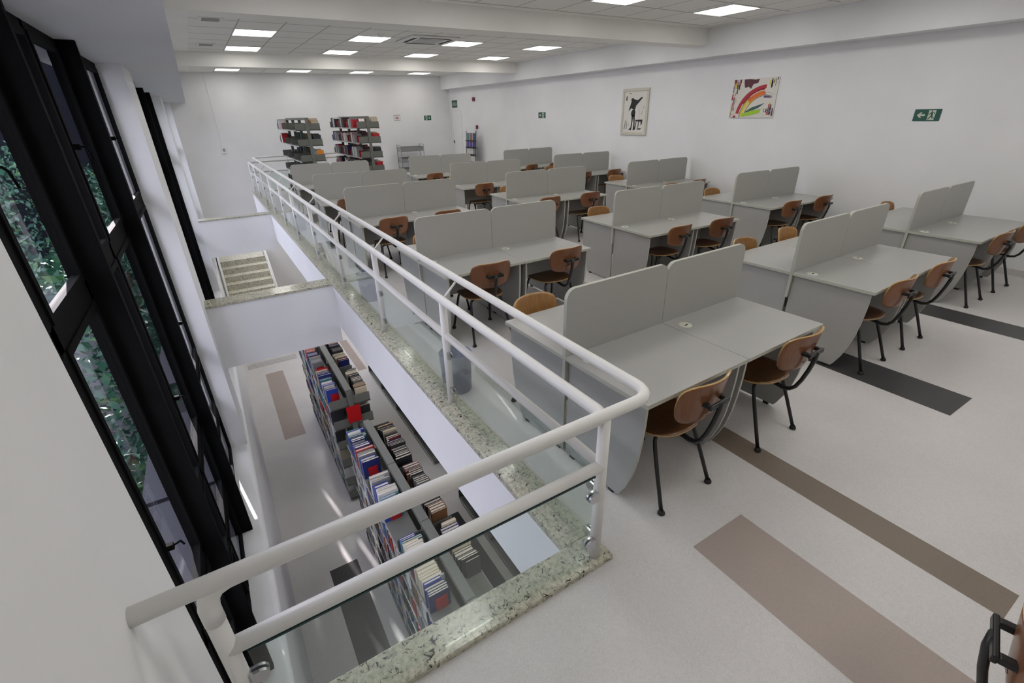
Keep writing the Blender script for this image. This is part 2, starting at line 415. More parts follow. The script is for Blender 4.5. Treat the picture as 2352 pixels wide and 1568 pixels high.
# lower floor lamps under the slab
lpl = empty('ceiling_light', (2.0, 4, -.651))
MB().box(-.31, -.31, -.012, .31, .31, 0).build('frame', 'white_plastic', lpl)
MB().add([(-.298, -.298, -.0125), (.298, -.298, -.0125), (.298, .298, -.0125), (-.298, .298, -.0125)], [(0, 1, 2, 3)]).build('diffuser', 'lamp_diffuser_low', lpl)
n = 0
for x in (1.75, 4.2):
    for y in (-1, 2.2, 5.4, 8.6, 10.2, 11.8, 13.4, 15, 16.7):
        o = lpl if n == 0 else copy_tree(lpl); n += 1; o.location = (x, y, -.651)
        tag(o, 'square light panel under the upper floor slab above the lower bookcases', 'ceiling light', 'light panels under the slab')

# ------------------------------------------------------------------ windows
XG = -.615
def window(num, y0, y1, fin):
    z0, z1 = -1.80, 2.53
    r = empty('window_%d' % num, (0, 0, 0)); struct(r)
    ym = (y0+y1)/2; fr = .045
    b = MB()
    def bar(ya, yb, za, zb, x0=-.65, x1=-.60): b.box(x0, ya, za, x1, yb, zb)
    bar(y0, y0+fr, z0, z1); bar(y1-fr, y1, z0, z1); bar(ym-.03, ym+.03, z0, z1)
    bar(y0, y1, z0, z0+fr); bar(y0, y1, z1-fr, z1)
    for z in (1.35, -.37, -1.10): bar(y0, y1, z-.05, z+.05)
    b.build('window_frame', 'window_metal', r)
    lev = [z0+fr, -1.15, -.42, 1.30]; top = [-1.15+.0, -.42-.0, 1.30, z1-fr]
    spans = [(z0+fr, -1.15), (-1.05, -.42), (-.32, 1.30), (1.40, z1-fr)]
    for (ya, yb) in ((y0+fr, ym-.03), (ym+.03, y1-fr)):
        for za, zb in spans:
            s = .035; b = MB()
            b.box(-.627, ya, za, -.592, ya+s, zb); b.box(-.627, yb-s, za, -.592, yb, zb); b.box(-.627, ya+s, za, -.592, yb-s, za+s); b.box(-.627, ya+s, zb-s, -.592, yb-s, zb)
            sash = b.build('sash', 'window_metal', r)
            MB().box(XG, ya+s*.6, za+s*.6, XG+.006, yb-s*.6, zb-s*.6).build('pane', 'window_glass', sash)
        hz = 1.9
        for hz in (1.93, .25):
            b = MB(); b.box(-.592, ya+.005, hz-.015, -.562, ya+.03, hz+.015); b.tube([(-.565, ya+.018, hz), (-.545, ya+.025, hz), (-.54, ya+.05, hz-.015), (-.54, ya+.085, hz-.07)], .005, 8)
            b.build('handle', 'window_metal', r)
    for z in (-1.10,): MB().box(-1.25, y0+.01, z-.03, -.665, y1-.01, z).build('sky_blocker', 'sky_blocker_dark', r)  # outside ledge added to keep steep sky light off the sill
    if fin:
        MB().box(-.655, y1-.0, z0, -.50, y1+.045, z1).build('mullion_fin', 'window_metal', r, bevel=.004)
    return r
wy = [(1.44, 2.86, 1), (2.905, 4.48, 1), (4.525, 6.12, 0), (7.0, 8.55, 1), (8.595, 10.15, 1), (10.195, 11.75, 1), (11.795, 13.4, 0), (14.3, 15.9, 1), (15.945, 17.6, 0)]
for i, (a, b_, f) in enumerate(wy): window(i+1, a, b_, f)

# ------------------------------------------------------------------ railing
def railing():
    r = empty('railing', (1.19, 1.22, .03))
    off = Vector((1.19, 1.22, .03))
    def P(*q): return [Vector(p)-off for p in q]
    def build(b, name, m, parent=r):
        b.v = [tuple(Vector(q)-off) for q in b.v]; return b.build(name, m, parent)
    T = .0275; zt, zm, zh = .875, .605, 1.005; X0, Y0, Y1, X1 = 1.195, 1.215, 17.05, 4.6; d = .13
    def corner(c, r0, pa, pb):     # rounded corner between directions
        c = Vector(c); pa = Vector(pa); pb = Vector(pb); out = []
        for i in range(7):
            t = i/6; out.append((c+pa*r0)*(1-t)**2 + c*2*t*(1-t) + (c+pb*r0)*t*t)
        return out
    hr = .10
    path = [(XL, Y0-d, zh)] + corner((X0+d, Y0-d, zh), hr, (-1, 0, 0), (0, 1, 0)) + corner((X0+d, Y1-d, zh), hr, (0, -1, 0), (1, 0, 0)) + [(X1, Y1-d, zh)]
    build(MB().tube(path, T*.9, 14), 'handrail', 'rail_paint')
    path = [(-.30, Y0, zt-.14), (-.30, Y0, zt-.08), (-.292, Y0, zt-.045), (-.27, Y0, zt-.015), (-.235, Y0, zt-.002), (-.20, Y0, zt)] + corner((X0, Y0, zt), .06, (-1, 0, 0), (0, 1, 0)) + corner((X0, Y1, zt), .06, (0, -1, 0), (1, 0, 0)) + [(X1, Y1, zt)]
    build(MB().tube(path, T*1.05, 14), 'top_rail', 'rail_paint')
    path = [(-.30, Y0, zm), (X0, Y0, zm)]
    b = MB().tube(path, T*1.02, 14); b.tube([(X0, Y0, zm), (X0, Y1, zm)], T*.95, 14); b.tube([(X0, Y1, zm), (X1, Y1, zm)], T*.95, 14)
    build(b, 'mid_rail', 'rail_paint')
    ys = [1.215, 2.90, 4.52, 6.16, 7.76, 9.46, 10.94, 12.58, 14.04, 15.56, 17.05]
    posts = [(-.30, Y0)] + [(X0, y) for y in ys] + [(2.3, Y1), (3.45, Y1), (X1, Y1)]
    for x, y in posts:
        build(MB().tube([(x, y, .028), (x, y, zt-(.10 if x < 0 else 0))], .0275, 16), 'post', 'rail_paint')
    for x, y in posts[1:]:
        if y == Y0: continue
        e = (x+d, y, zh) if y < Y1 else (x, y-d, zh)
        build(MB().tube([(x, y, zt), e], .0085, 8), 'strut', 'rail_paint')
    z0, z1 = .034, .572
    def pane(a, b_):
        (xa, ya), (xb, yb) = a, b_; t = .004
        if abs(ya-yb) < .01:
            g = MB().box(xa, ya-t, z0, xb, ya+t, z1); e = MB().box(xa, ya-t*1.3, z1-.002, xb, ya+t*1.3, z1+.006)
        else:
            g = MB().box(xa-t, ya, z0, xa+t, yb, z1); e = MB().box(xa-t*1.3, ya, z1-.002, xa+t*1.3, yb, z1+.006)
        g = build(g, 'glass_panel', 'rail_glass'); build(e, 'glass_edge', 'glass_edge', g)
    def clamp(x, y, dx, dy):      # d-shaped chrome glass clamp, from a post towards (dx, dy)
        for z in (.45, .15):
            b = MB(); nx, ny = -dy, dx
            poly = [(0, -.026), (.028, -.026)] + [(.028+.026*math.cos(a), .026*math.sin(a)) for a in [(-PI/2+PI*i/8) for i in range(1, 8)]] + [(.028, .026), (0, .026)]
            for s in (-1, 1):
                f = lambda u, v, w_, s=s: (x+dx*(.026+u)+nx*s*(.005+w_), y+dy*(.026+u)+ny*s*(.005+w_), z+v)
                b.prism(poly, f, .010)
            build(b, 'glass_clamp', 'chrome')
    pane((-.30+.045, Y0-.014), (X0-.045, Y0-.014)); clamp(-.30, Y0-.014, 1, 0); clamp(X0, Y0-.014, -1, 0)
    for a, c_ in zip(ys, ys[1:]):
        pane((X0, a+.045), (X0, c_-.045)); clamp(X0, a, 0, 1); clamp(X0, c_, 0, -1)
    bx = [X0, 2.3, 3.45, X1]
    for a, c_ in zip(bx, bx[1:]):
        pane((a+.045, Y1), (c_-.045, Y1)); clamp(a, Y1, 1, 0); clamp(c_, Y1, -1, 0)
    tag(r, 'white tubular steel railing with glass panels around the floor opening', 'railing')
railing()

# ------------------------------------------------------------------ desks
DW, DD, DZ = .848, .64, .735
def make_desk():     # seat side towards -Y, back edge at y = 0, left end x = 0
    r = empty('study_desk')
    b = MB(); b.box(.002, -DD, DZ-.026, DW-.002, -.0, DZ, 0, 1); b.build('top', ['laminate_grey', 'edge_band'], r, bevel=.0015, seg=1)
    prof = [(-.002, .02), (-.478, .02), (-.492, .04), (-.532, .125), (-.565, .22), (-.588, .33), (-.602, .45), (-.610, .58), (-.612, DZ-.027), (-.002, DZ-.027)]
    for x in (.028, DW-.028-.018):
        b = MB(); b.prism(prof, lambda u, v, w_, x=x: (x+w_, u, v), .018, 0, 1); s = b.build('side_panel', ['laminate_grey', 'edge_band'], r)
        for y in (-.42, -.06): MB().box(x+.001, y-.02, 0, x+.017, y+.02, .021).build('foot', 'black_rubber', s)
    MB().box(.046, -.085, .34, DW-.046, -.067, DZ-.027).build('modesty_panel', 'laminate_grey', r)
    g = MB(); g.lathe([(0, DZ+.004), (.040, DZ+.004), (.044, DZ+.002), (.045, DZ)], 24, (.10, -.115, 0)); go = g.build('cable_grommet', 'grommet_cream', r)
    g = MB(); g.prism([(.10+.03*math.cos(a)*.8+.004, -.118-.010*abs(math.sin(a))+.006*math.sin(2*a)) for a in [PI*i/10 for i in range(11)]], lambda u, v, w_: (u, v, DZ+.0042+w_), .0006); g.build('cable_slot', 'slot_black', go)
    return r
def make_screen():   # one privacy panel, centred on y = 0
    z0, z1, R = .505, 1.155, .065
    poly = [(.002, z0), (DW-.002, z0)] + [(DW-.002-R+R*math.cos(a), z1-R+R*math.sin(a)) for a in [PI/2*i/8 for i in range(9)]] + [(.002+R-R*math.sin(a), z1-R+R*math.cos(a)) for a in [PI/2*i/8 for i in range(9)]]
    b = MB(); b.prism(poly, lambda u, v, w_: (u, w_-.0125, v), .025, 0, 1)
    return b.build('privacy_screen', ['screen_grey', 'edge_band'])

# ------------------------------------------------------------------ chairs (person faces +Y)
def make_chair():
    r = empty('plywood_chair')
    def seat_out(t):
        c, s = math.cos(t), math.sin(t)
        if s > 0: k = (abs(c)**5+abs(s)**5)**(-1/5); return c*k*.205, s*k*.20
        k = (abs(c)**2.4+abs(s)**2.4)**(-1/2.4); return c*k*.205, s*k*.205
    def seat_surf(u, v):
        z = .446 - .012*math.cos(u/.21*PI/2)*math.cos(v/.22*PI/2) - (.9*(v-.10)**2 if v > .10 else 0) + (.5*(v+.06)**2 if v < -.06 else 0)
        return (u, v, z), (0, 0, 1)
    b = MB(); b.shell(seat_out, seat_surf, .011, 7, n=44)
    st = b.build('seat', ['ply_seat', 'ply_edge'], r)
    for x in (-.075, .075): MB().lathe([(0, .4415), (.011, .4415), (.012, .437)], 12, (x, -.115, 0)).build('bolt', 'black_metal', st)
    def back_out(t):
        c, s = math.cos(t), math.sin(t); p = 4.4; k = (abs(c)**p+abs(s)**p)**(-1/p)
        u, v = c*k*.206, s*k*.124
        return u*(1-.08*(v < 0)*(-v/.124)), v
    def back_surf(u, v):
        y = -.305 + 1.7*u*u - .16*v + .9*v*v*(v > 0) * 0 + .8*max(0, -v-.04)**2
        nrm = Vector((-3.4*u, 1, .16)).normalized()
        return (u, y, .703+v), nrm
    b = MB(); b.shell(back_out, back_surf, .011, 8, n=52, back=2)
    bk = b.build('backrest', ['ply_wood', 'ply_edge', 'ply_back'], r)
    b = MB()
    pts = [(-.03+.006*i, -.312+.010, .620+.006*math.sin(i*1.9)+.0012*i) for i in range(10)]
    pts = [(x, back_surf(x, z-.703)[0][1]-.0075, z) for x, _, z in pts]
    b.tube(pts, .0022, 6); b.build('maker_badge', 'chrome', bk)
    b = MB(); b.box(-.082, -.354, .689, .082, -.338, .719)
    for x in (-.066, .066): b.box(x-.013, -.34, .692, x+.013, -.295, .716)
    b.build('back_bracket', 'black_metal', r, bevel=.005)
    pts = [(0, .05, .424), (0, -.08, .418), (0, -.16, .405), (0, -.215, .398), (0, -.255, .408), (0, -.285, .44), (0, -.31, .50), (0, -.333, .58), (0, -.349, .66), (0, -.351, .715)]
    MB().tube(pts, .0150, 10, flat=(1.1, .85)).build('back_support', 'black_metal', r)
    for sy, fy, ty in ((1, .262, .17), (-1, -.255, -.10)):
        for sx in (-1, 1):
            pts = [(sx*.214, fy, .012), (sx*.19, fy*.5+ty*.5+.0, .22), (sx*.168, ty+sy*.022, .365), (sx*.162, ty+sy*.012, .40), (sx*.147, ty+sy*.004, .418), (sx*.12, ty, .424), (0, ty, .424)]
            lg = MB().tube(pts, .0120, 10).build('leg', 'black_metal', r)
            MB().lathe([(0, 0), (.017, 0), (.0215, .006), (.0205, .015), (.014, .024), (.011, .03)], 14, (sx*.214, fy, 0)).build('foot_cap', 'black_rubber', lg)
    return r

proto_d, proto_s, proto_c = make_desk(), make_screen(), make_chair()
first = {'d': True, 's': True, 'c': True}
PODS = {(1, 1): (1.548, 1.957, 3.247, 2.004), (1, 2): (1.597, 4.408, 3.304, 4.412), (1, 3): (1.579, 7.052, 3.293, 7.028), (1, 4): (1.557, 9.12, 3.24, 9.0), (1, 5): (1.567, 11.5, 3.22, 11.4),
        (2, 1): (4.161, 2.089, 5.772, 2.118), (2, 2): (4.212, 4.415, 5.813, 4.359), (2, 3): (4.263, 7.09, 5.906, 6.988), (2, 4): (4.25, 9.25, 5.85, 9.1), (2, 5): (4.25, 11.6, 5.83, 11.4),
        (3, 1): (6.658, 2.189, 8.215, 2.192), (3, 2): (6.787, 4.535, 8.323, 4.461), (3, 3): (6.888, 6.919, 8.50, 6.87), (3, 4): (6.93, 9.35, 8.54, 9.25), (3, 5): (6.90, 11.55, 8.53, 11.6)}
COLN = {1: 'railing column', 2: 'middle column', 3: 'wall column'}
def get(kind, proto):
    if first[kind]: first[kind] = False; return proto
    return copy_tree(proto)
# chair offsets per seat: (col,row,side,seat) -> (dx, dy, rot) ; side n = near, f = far; None = no chair
CH = {(1, 1, 'n', 0): (-.08, 0, .02), (1, 1, 'n', 1): (.02, 0, .0), (2, 1, 'n', 0): (-.09, -.02, 0), (2, 1, 'n', 1): (-.11, -.02, 0.02),
      (3, 1, 'n', 0): (-.07, 0, 0), (3, 1, 'n', 1): (-.01, 0, -.03), (3, 1, 'f', 1): (.07, 0, .02), (1, 2, 'n', 0): (.02, 0, -.05), (1, 2, 'n', 1): (.03, 0, .04),
      (1, 1, 'f', 0): (-.10, 0, .06)}
HIDDEN = {(1, 1, 'f', 1), (1, 2, 'f', 1), (1, 3, 'f', 1), (1, 4, 'f', 1), (1, 5, 'f', 1), (2, 2, 'f', 1), (2, 3, 'f', 1), (2, 4, 'f', 1), (2, 5, 'f', 1),
          (3, 2, 'f', 1), (3, 3, 'f', 1), (3, 4, 'f', 1), (3, 5, 'f', 1), (3, 1, 'f', 0), (2, 4, 'n', 1), (1, 5, 'n', 0), (1, 5, 'n', 1), (1, 5, 'f', 0), (2, 5, 'n', 1)}
seatn = ('railing-side', 'wall-side')
for (c, rw), (xl, yl, xr, yr) in PODS.items():
    ang = math.atan2(yr-yl, xr-xl); W = math.hypot(xr-xl, yr-yl); sx = W/(2*DW)
    R = Matrix.Rotation(ang, 4, 'Z'); O = Vector((xl, yl, 0))
    rown = ORD[rw-1]+' row from the railing corner'
    for s in (0, 1):
        o = get('s', proto_s); o.location = O + R @ Vector((s*W/2, 0, 0)); o.rotation_euler = (0, 0, ang); o.scale = (sx, 1, 1)
        tag(o, 'grey round-cornered privacy screen, %s, %s, %s' % (seatn[s], COLN[c], rown), 'privacy screen', 'grey privacy screens between desks')
        for side in ('n', 'f'):
            o = get('d', proto_d)
            if side == 'n': o.location = O + R @ Vector((s*W/2, -.0130, 0)); o.rotation_euler = (0, 0, ang)
            else: o.location = O + R @ Vector(((s+1)*W/2, .0130, 0)); o.rotation_euler = (0, 0, ang+PI)
            o.scale = (sx, 1, 1)
            nm = 'near' if side == 'n' else 'far'
            tag(o, 'grey study desk, %s %s seat, %s, %s' % (nm, seatn[s], COLN[c], rown), 'desk', 'grey study desks in clusters of four')
            key = (c, rw, side, s)
            if key in HIDDEN: continue
            dx, dy, dr = CH.get(key, (rnd.uniform(-.04, .04), rnd.uniform(-.02, .02), rnd.uniform(-.05, .05)))
            sg = -1 if side == 'n' else 1
            o = get('c', proto_c)
            o.location = O + R @ Vector(((s+.5)*W/2+dx, sg*(.468+(-sg)*dy), 0)); o.rotation_euler = (0, 0, ang+(0 if side == 'n' else PI)+dr)
            if c > 1: o.scale = (.97, 1, 1)
            tag(o, 'plywood chair, black legs, %s %s seat, %s, %s' % (nm, seatn[s], COLN[c], rown), 'chair', 'plywood chairs at the study desks')
o = copy_tree(proto_c); o.location = (1.64, -.34, 0); o.rotation_euler = (0, 0, math.radians(195))
tag(o, 'plywood chair cut off by the picture edge, standing alone before the brown floor stripe', 'chair', 'plywood chairs at the study desks')

# ------------------------------------------------------------------ waste bins
def bin_(x, y, lab, first_=None):
    r = empty('waste_bin', (x, y, 0))
    h = .33
    MB().lathe([(0, .004), (.112, .004), (.115, .0), (.128, h), (.133, h+.004), (.130, h+.006), (.124, h), (.111, .01), (0, .01)], 32).build('body', 'bin_blue', r)
    prof = [(.120, .20), (.127, h+.008), (.137, h+.010), (.139, h-.05), (.133, h-.11)]
    n = 40; vs = []
    for i, (rr, z) in enumerate(prof):
        for j in range(n):
            a = 2*PI*j/n; k = 1+.022*math.sin(5*a+i)+.015*math.sin(11*a+2*i); vs.append((rr*k*math.cos(a), rr*k*math.sin(a), z+(.018*math.sin(3*a)+.012*math.sin(7*a+1) if i > 2 else 0)))
    fs = [(i*n+j, i*n+(j+1) % n, (i+1)*n+(j+1) % n, (i+1)*n+j) for i in range(len(prof)-1) for j in range(n)]
    MB().add(vs, fs, 0, True).build('liner', 'liner_film', r)
    tag(r, lab, 'waste bin', 'blue waste bins along the railing')
bin_(1.345, 3.10, 'blue waste bin with clear liner behind the railing, between first and second desk rows')
bin_(1.375, 5.62, 'blue waste bin with clear liner behind the railing, between second and third desk rows')
bin_(1.36, 10.4, 'blue waste bin behind the railing glass, between fourth and fifth desk rows')

# ------------------------------------------------------------------ bookcases
LEV = [.07, .355, .71, 1.06, 1.42, 1.775]
def bookcase(name, x, y0, nsec, zf, lab, sec=.99):
    r = empty(name, (x, y0, zf)); H = 2.04
    for k in range(nsec+1):
        b = MB(); b.box(-.035, k*sec-.02, 0, .035, k*sec+.02, H); up = b.build('upright', 'shelf_metal', r)
        b = MB(); b.lathe([(0, 0), (.006, 0), (.006, .003)], 8, (0, 0, 0), M=Matrix.Rotation(PI/2, 4, 'X'))
        if k == 0:
            g = MB()
            for z in (1.99, 1.30): g.lathe([(0, .003), (.006, .003), (.007, 0)], 10, (0, -.0205, z), M=Matrix.Rotation(PI/2, 4, 'X'))
            g.build('rivet', 'chrome', up)
    for k in range(nsec):
        b = MB(); b.box(-.045, k*sec-.018, H-.045, .045, (k+1)*sec-.024, H+.012); b.build('top_channel', 'shelf_metal', r, bevel=.003)
        for z in LEV:
            for s in (-1, 1):
                b = MB(); xa, xb = sorted((s*.04, s*.29))
                b.box(xa, k*sec+.004, z-.012, xb, (k+1)*sec-.004, z+.004)
                xo = s*.29; b.box(min(xo, xo+s*.004), k*sec+.004, z-.022, max(xo, xo+s*.004), (k+1)*sec-.004, z+.006, 1)
                for yy in (k*sec+.004, (k+1)*sec-.008): b.box(xa, yy, z-.005, xb, yy+.004, z+.15)
                b.build('shelf', ['shelf_metal', 'shelf_light'], r)
    tag(r, lab, 'bookcase')
    return r
bookcase('bookcase', .985, 1.40, 4, ZL, 'grey steel bookcase on the lower floor under the near railing')
bookcase('bookcase', .985, 6.27, 3, ZL, 'grey steel bookcase on the lower floor, partly under the first ledge')
bookcase('bookcase', 2.47, 1.40, 4, ZL, 'grey steel bookcase base showing under the slab edge, near the floor stripe')
bookcase('bookcase', 2.47, 6.35, 4, ZL, 'grey steel bookcase base showing under the slab edge, beyond the aisle gap')
bookcase('bookcase', 2.41, 13.35, 3, 0, 'grey steel bookcase on the upper floor nearer the windows, shelves partly empty')
bookcase('bookcase', 3.90, 13.35, 3, 0, 'grey steel bookcase on the upper floor, full of red-tagged books')

bm_ = MB()
bm_.box(-.5, -.5, 0, .5, -.43, 1); bm_.box(-.5, .43, 0, .5, .5, 1); bm_.box(.46, -.43, 0, .5, .43, 1); bm_.box(-.47, -.43, .02, .46, .43, .965, 1)
book0 = bm_.build('book', ['book_cover', 'book_pages']); nb = [0]
PAL = {'dark': (.03, .03, .035), 'navy': (.02, .03, .16), 'blue': (.03, .06, .36), 'white': (.66, .66, .66), 'grey': (.30, .31, .33), 'maroon': (.13, .02, .03), 'brown': (.20, .10, .05),
       'green': (.02, .12, .09), 'cream': (.55, .49, .36), 'orange': (.65, .22, .02), 'red': (.45, .02, .03), 'teal': (.05, .22, .26), 'light blue': (.25, .42, .60), 'yellow': (.62, .46, .06)}
BOOK_GROUP = {}
def put_book(x, y, z, th, dp, hh, side, colname, label, group):
    o = book0 if nb[0] == 0 else book0.copy()
    if nb[0]: C.objects.link(o)
    nb[0] += 1
    o.location = (x, y, z); o.scale = (dp, th, hh); o.rotation_euler = (0, 0, 0 if side > 0 else PI)
    c = PAL[colname]; j = rnd.uniform(.8, 1.2); o.color = (*[min(1, q*j) for q in c], 1)
    tag(o, label, 'book', group)
mass = MB(); mass_cols = []
def mass_book(x, y, z, th, dp, hh, side, colname):
    c = PAL[colname]; j = rnd.uniform(.75, 1.25); n0 = len(mass.f)
    mass.box(x-dp/2, y-th/2, z, x+dp/2, y+th/2, z+hh)
    mass_cols.append((n0, len(mass.f), tuple(min(1, q*j) for q in c)))
def run(xc, ya, yb, zs, side, weights, name=None, group=None, hr=(.20, .26), dr=(.14, .20), tr=(.012, .034), rng=None, front=True):
    """a row of books from ya (near end) to yb on one side of a bookcase standing at x = xc"""
    rng = rng or rnd; y = ya; k = 0; names = list(weights); wts = list(weights.values())
    cur = rng.choices(names, wts)[0]; h = rng.uniform(*hr); d = rng.uniform(*dr)
    while True:
        if rng.random() < .45: cur = rng.choices(names, wts)[0]; h = rng.uniform(*hr); d = rng.uniform(*dr)
        t = rng.uniform(*tr)
        if y+t > yb: break
        x = xc + side*(.285-d/2-rng.uniform(0, .012))
        if name and nb[0] < 300: put_book(x, y+t/2, zs, t*.96, d, h, side, cur, '%s book, %s along %s' % (cur, ORD[min(k, 35)], name), group)
        else: mass_book(x, y+t/2, zs, t*.96, d, h, side, cur)
        y += t; k += 1
nbe = [0]
be = empty('bookend')
MB().box(-.055, -.0015, .003, .055, .0015, .155).build('red_plate', 'red_plastic', be); MB().box(-.045, -.0015, 0, .045, .09, .003).build('base_plate', 'shelf_metal', be)
def bookend(x, y, z, lab):
    o = be if nbe[0] == 0 else copy_tree(be); nbe[0] += 1
    o.location = (x, y, z); tag(o, lab, 'bookend', 'red bookends on the bookcases')
WL = dict(blue=4, navy=3, white=5, grey=3, cream=2, red=1, teal=1, maroon=1, **{'light blue': 2})
WR = dict(dark=7, brown=2, maroon=2, navy=1, cream=2, grey=1)
WM = dict(white=4, grey=3, blue=2, dark=2, red=1, maroon=1, cream=2, brown=1, teal=1, green=1)
ZT = ZL+LEV[5]+.004; S = .99
secn = ['first', 'second', 'third', 'fourth']
for k in range(4):                       # near lower bookcase, top shelves
    y0 = 1.40+k*S
    if k > 0:
        a = y0+.05; b_ = y0+S-.06 if k < 3 else y0+.80
        run(.985, a+(.30 if k == 1 else .02), b_, ZT, 1, WR, 'the desk-side top shelf, %s bay, near lower bookcase' % secn[k], 'books on the desk-side top shelf of the near lower bookcase', tr=(.016, .04))
        g = [.22, .22, .42, .20][k]
        run(.985, y0+g, y0+S-.04, ZT, -1, WL, 'the window-side top shelf, %s bay, near lower bookcase' % secn[k], 'books on the window-side top shelf of the near lower bookcase', dr=(.15, .22), tr=(.012, .045))
        bookend(.985-.17, y0+g-.006, ZT, 'red bookend on the window-side top shelf, %s bay of the near lower bookcase' % secn[k])
for k in range(3):
    y0 = 6.27+k*S
    if k < 2:
        run(.985, y0+(.06 if k == 0 else .10), y0+(.70 if k == 0 else .90), ZT, 1, WR, 'the desk-side top shelf, %s bay, lower bookcase by ledge' % secn[k], 'books on the desk-side top shelf of the lower bookcase by the ledge', tr=(.018, .045))
        run(.985, y0+.20, y0+S-.04, ZT, -1, WL, 'the window-side top shelf, %s bay, lower bookcase by ledge' % secn[k], 'books on the window-side top shelf of the lower bookcase by the ledge', tr=(.014, .045))
        bookend(.985-.17, y0+.195, ZT, 'red bookend on the window-side top shelf, %s bay of the bookcase by the ledge' % secn[k])
# end panel sign on the ledge bookcase
tag(MB().box(.90, 6.235, ZL+1.50, 1.10, 6.243, ZL+1.78).build('end_sign', 'red_plastic'), 'blank red square plate on the end of the lower bookcase by the ledge', 'sign')
# upper bookcases
def upper(xc, side, lev, k, g0, g1, wts, name, bend=True, first_=True):
    y0 = 13.35+k*S; z = LEV[lev]+.004
    run(xc, y0+g0, y0+g1, z, side, wts, name, 'books on the upper floor bookcases', tr=(.022, .05))
    if bend: bookend(xc+side*.17, y0+g0-.006, z, 'red bookend at the near end of %s' % name)
WU = dict(white=3, grey=3, maroon=2, dark=1, navy=1, red=1); WD = dict(dark=6, navy=1, brown=1, green=2)
LN = {5: 'top', 4: 'second', 3: 'third', 2: 'fourth'}
for lev in (5, 4, 3):
    for k in range(3):
        if lev == 3 and k: run(3.90, 13.35+k*S+.42, 13.35+k*S+.9, LEV[lev]+.004, -1, WU, tr=(.022, .05)); bookend(3.90-.17, 13.35+k*S+.41, LEV[lev]+.004, 'red bookend on the window-side third shelf, %s bay, fuller upper bookcase' % secn[k]); continue
        upper(3.90, -1, lev, k, .42, .90, WU, 'the window-side %s shelf, %s bay, fuller upper bookcase' % (LN[lev], secn[k]))
    upper(3.90, 1, lev, 0, .05, .55, dict(cream=2, orange=1, white=2, dark=2, red=1), 'the wall-side %s shelf, fuller upper bookcase' % LN[lev], False)
    upper(2.41, 1, lev, 0, .05, .60, WD if lev == 4 else dict(cream=2, dark=2, white=1, orange=1), 'the wall-side %s shelf, emptier upper bookcase' % LN[lev], False)
for lev in (5, 4): upper(2.41, -1, lev, 2, .55, .95, WU, 'the window-side %s shelf, far bay, emptier upper bookcase' % LN[lev])
upper(3.90, 1, 2, 0, .05, .55, dict(cream=2, red=1, white=2, dark=2), 'the wall-side fourth shelf, fuller upper bookcase', False)
# the remaining, smaller-looking books
for k in range(4):
    for lev in range(5):
        run(.985, 1.40+k*S+.12, 1.40+k*S+S-.05, ZL+LEV[lev]+.004, -1, WM)
for k in range(3):
    for lev in range(5):
        run(.985, 6.27+k*S+.18, 6.27+k*S+S-.05, ZL+LEV[lev]+.004, -1, WM)
        if lev == 4 and k == 0: run(.985, 6.27+.06, 6.27+.6, ZL+LEV[lev]+.004, 1, WR)
run(.985, 8.25+.06, 8.25+.9, ZT, 1, WR); run(.985, 8.25+.1, 8.25+.9, ZT, -1, WL); run(.985, 1.5, 2.35, ZT, 1, WR); run(.985, 1.5, 2.35, ZT, -1, WL)
for k in (0, 1, 2):
    for lev in (2, 1): run(3.90, 13.35+k*S+.3, 13.35+k*S+.92, LEV[lev]+.004, -1, WU)
for lev in (4, 3, 2):
    for k in (1, 2): run(2.41, 13.35+k*S+.1, 13.35+k*S+.7, LEV[lev]+.004, 1, WD)
    for k in (1, 2): run(3.90, 13.35+k*S+.1, 13.35+k*S+.8, LEV[lev]+.004, 1, dict(maroon=3, dark=1))
print('BOOKS', nb[0], 'bookends', nbe[0])
mo = mass.build('books', 'book_mass')
ca = mo.data.color_attributes.new('cover', 'FLOAT_COLOR', 'CORNER')
cols = [(1, 1, 1)]*len(mo.data.polygons)
for a, b_, c in mass_cols:
    for i in range(a, b_): cols[i] = c
    cols[a+1] = (.58, .53, .44)          # page tops
buf = []
for p in mo.data.polygons: buf += list((*cols[p.index], 1))*p.loop_total
ca.data.foreach_set('color', buf)
tag(mo, 'rows of books filling the lower shelves of the steel bookcases', 'books', kind='stuff')

# ------------------------------------------------------------------ stair on the lower floor
def stair():
    b = MB(); y0, z0 = 14.05, ZL
    n = 10
    for k in range(n):
        za = z0+.17*k; ya = y0+.29*k
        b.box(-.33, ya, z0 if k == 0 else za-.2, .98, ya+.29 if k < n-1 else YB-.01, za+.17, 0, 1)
    s = struct(b.build('stairs', ['granite_lit', 'granite']))
    for x, nm in ((-.30, 'window side'), (.95, 'desk side')):
        r = empty('stair_handrail', (x, y0, z0))
        pa = [(0, -.05, .95), (0, .29*(n-1), .95+.17*n), (0, 3.9, .95+.17*n)]
        MB().tube(pa, .025, 12).build('handrail', 'rail_paint', r)
        for k in (0, 3, 6, 9): MB().tube([(0, .29*k+.12, .17*(k+1)), (0, .29*k+.12, .17*k+1.02)], .018, 10).build('post', 'rail_paint', r)
        MB().tube([(0, -.05, .45), (0, .29*(n-1), .45+.17*n)], .014, 10).build('mid_rail', 'rail_paint', r)
        tag(r, 'white steel stair handrail on the %s of the granite steps' % nm, 'handrail')
stair()

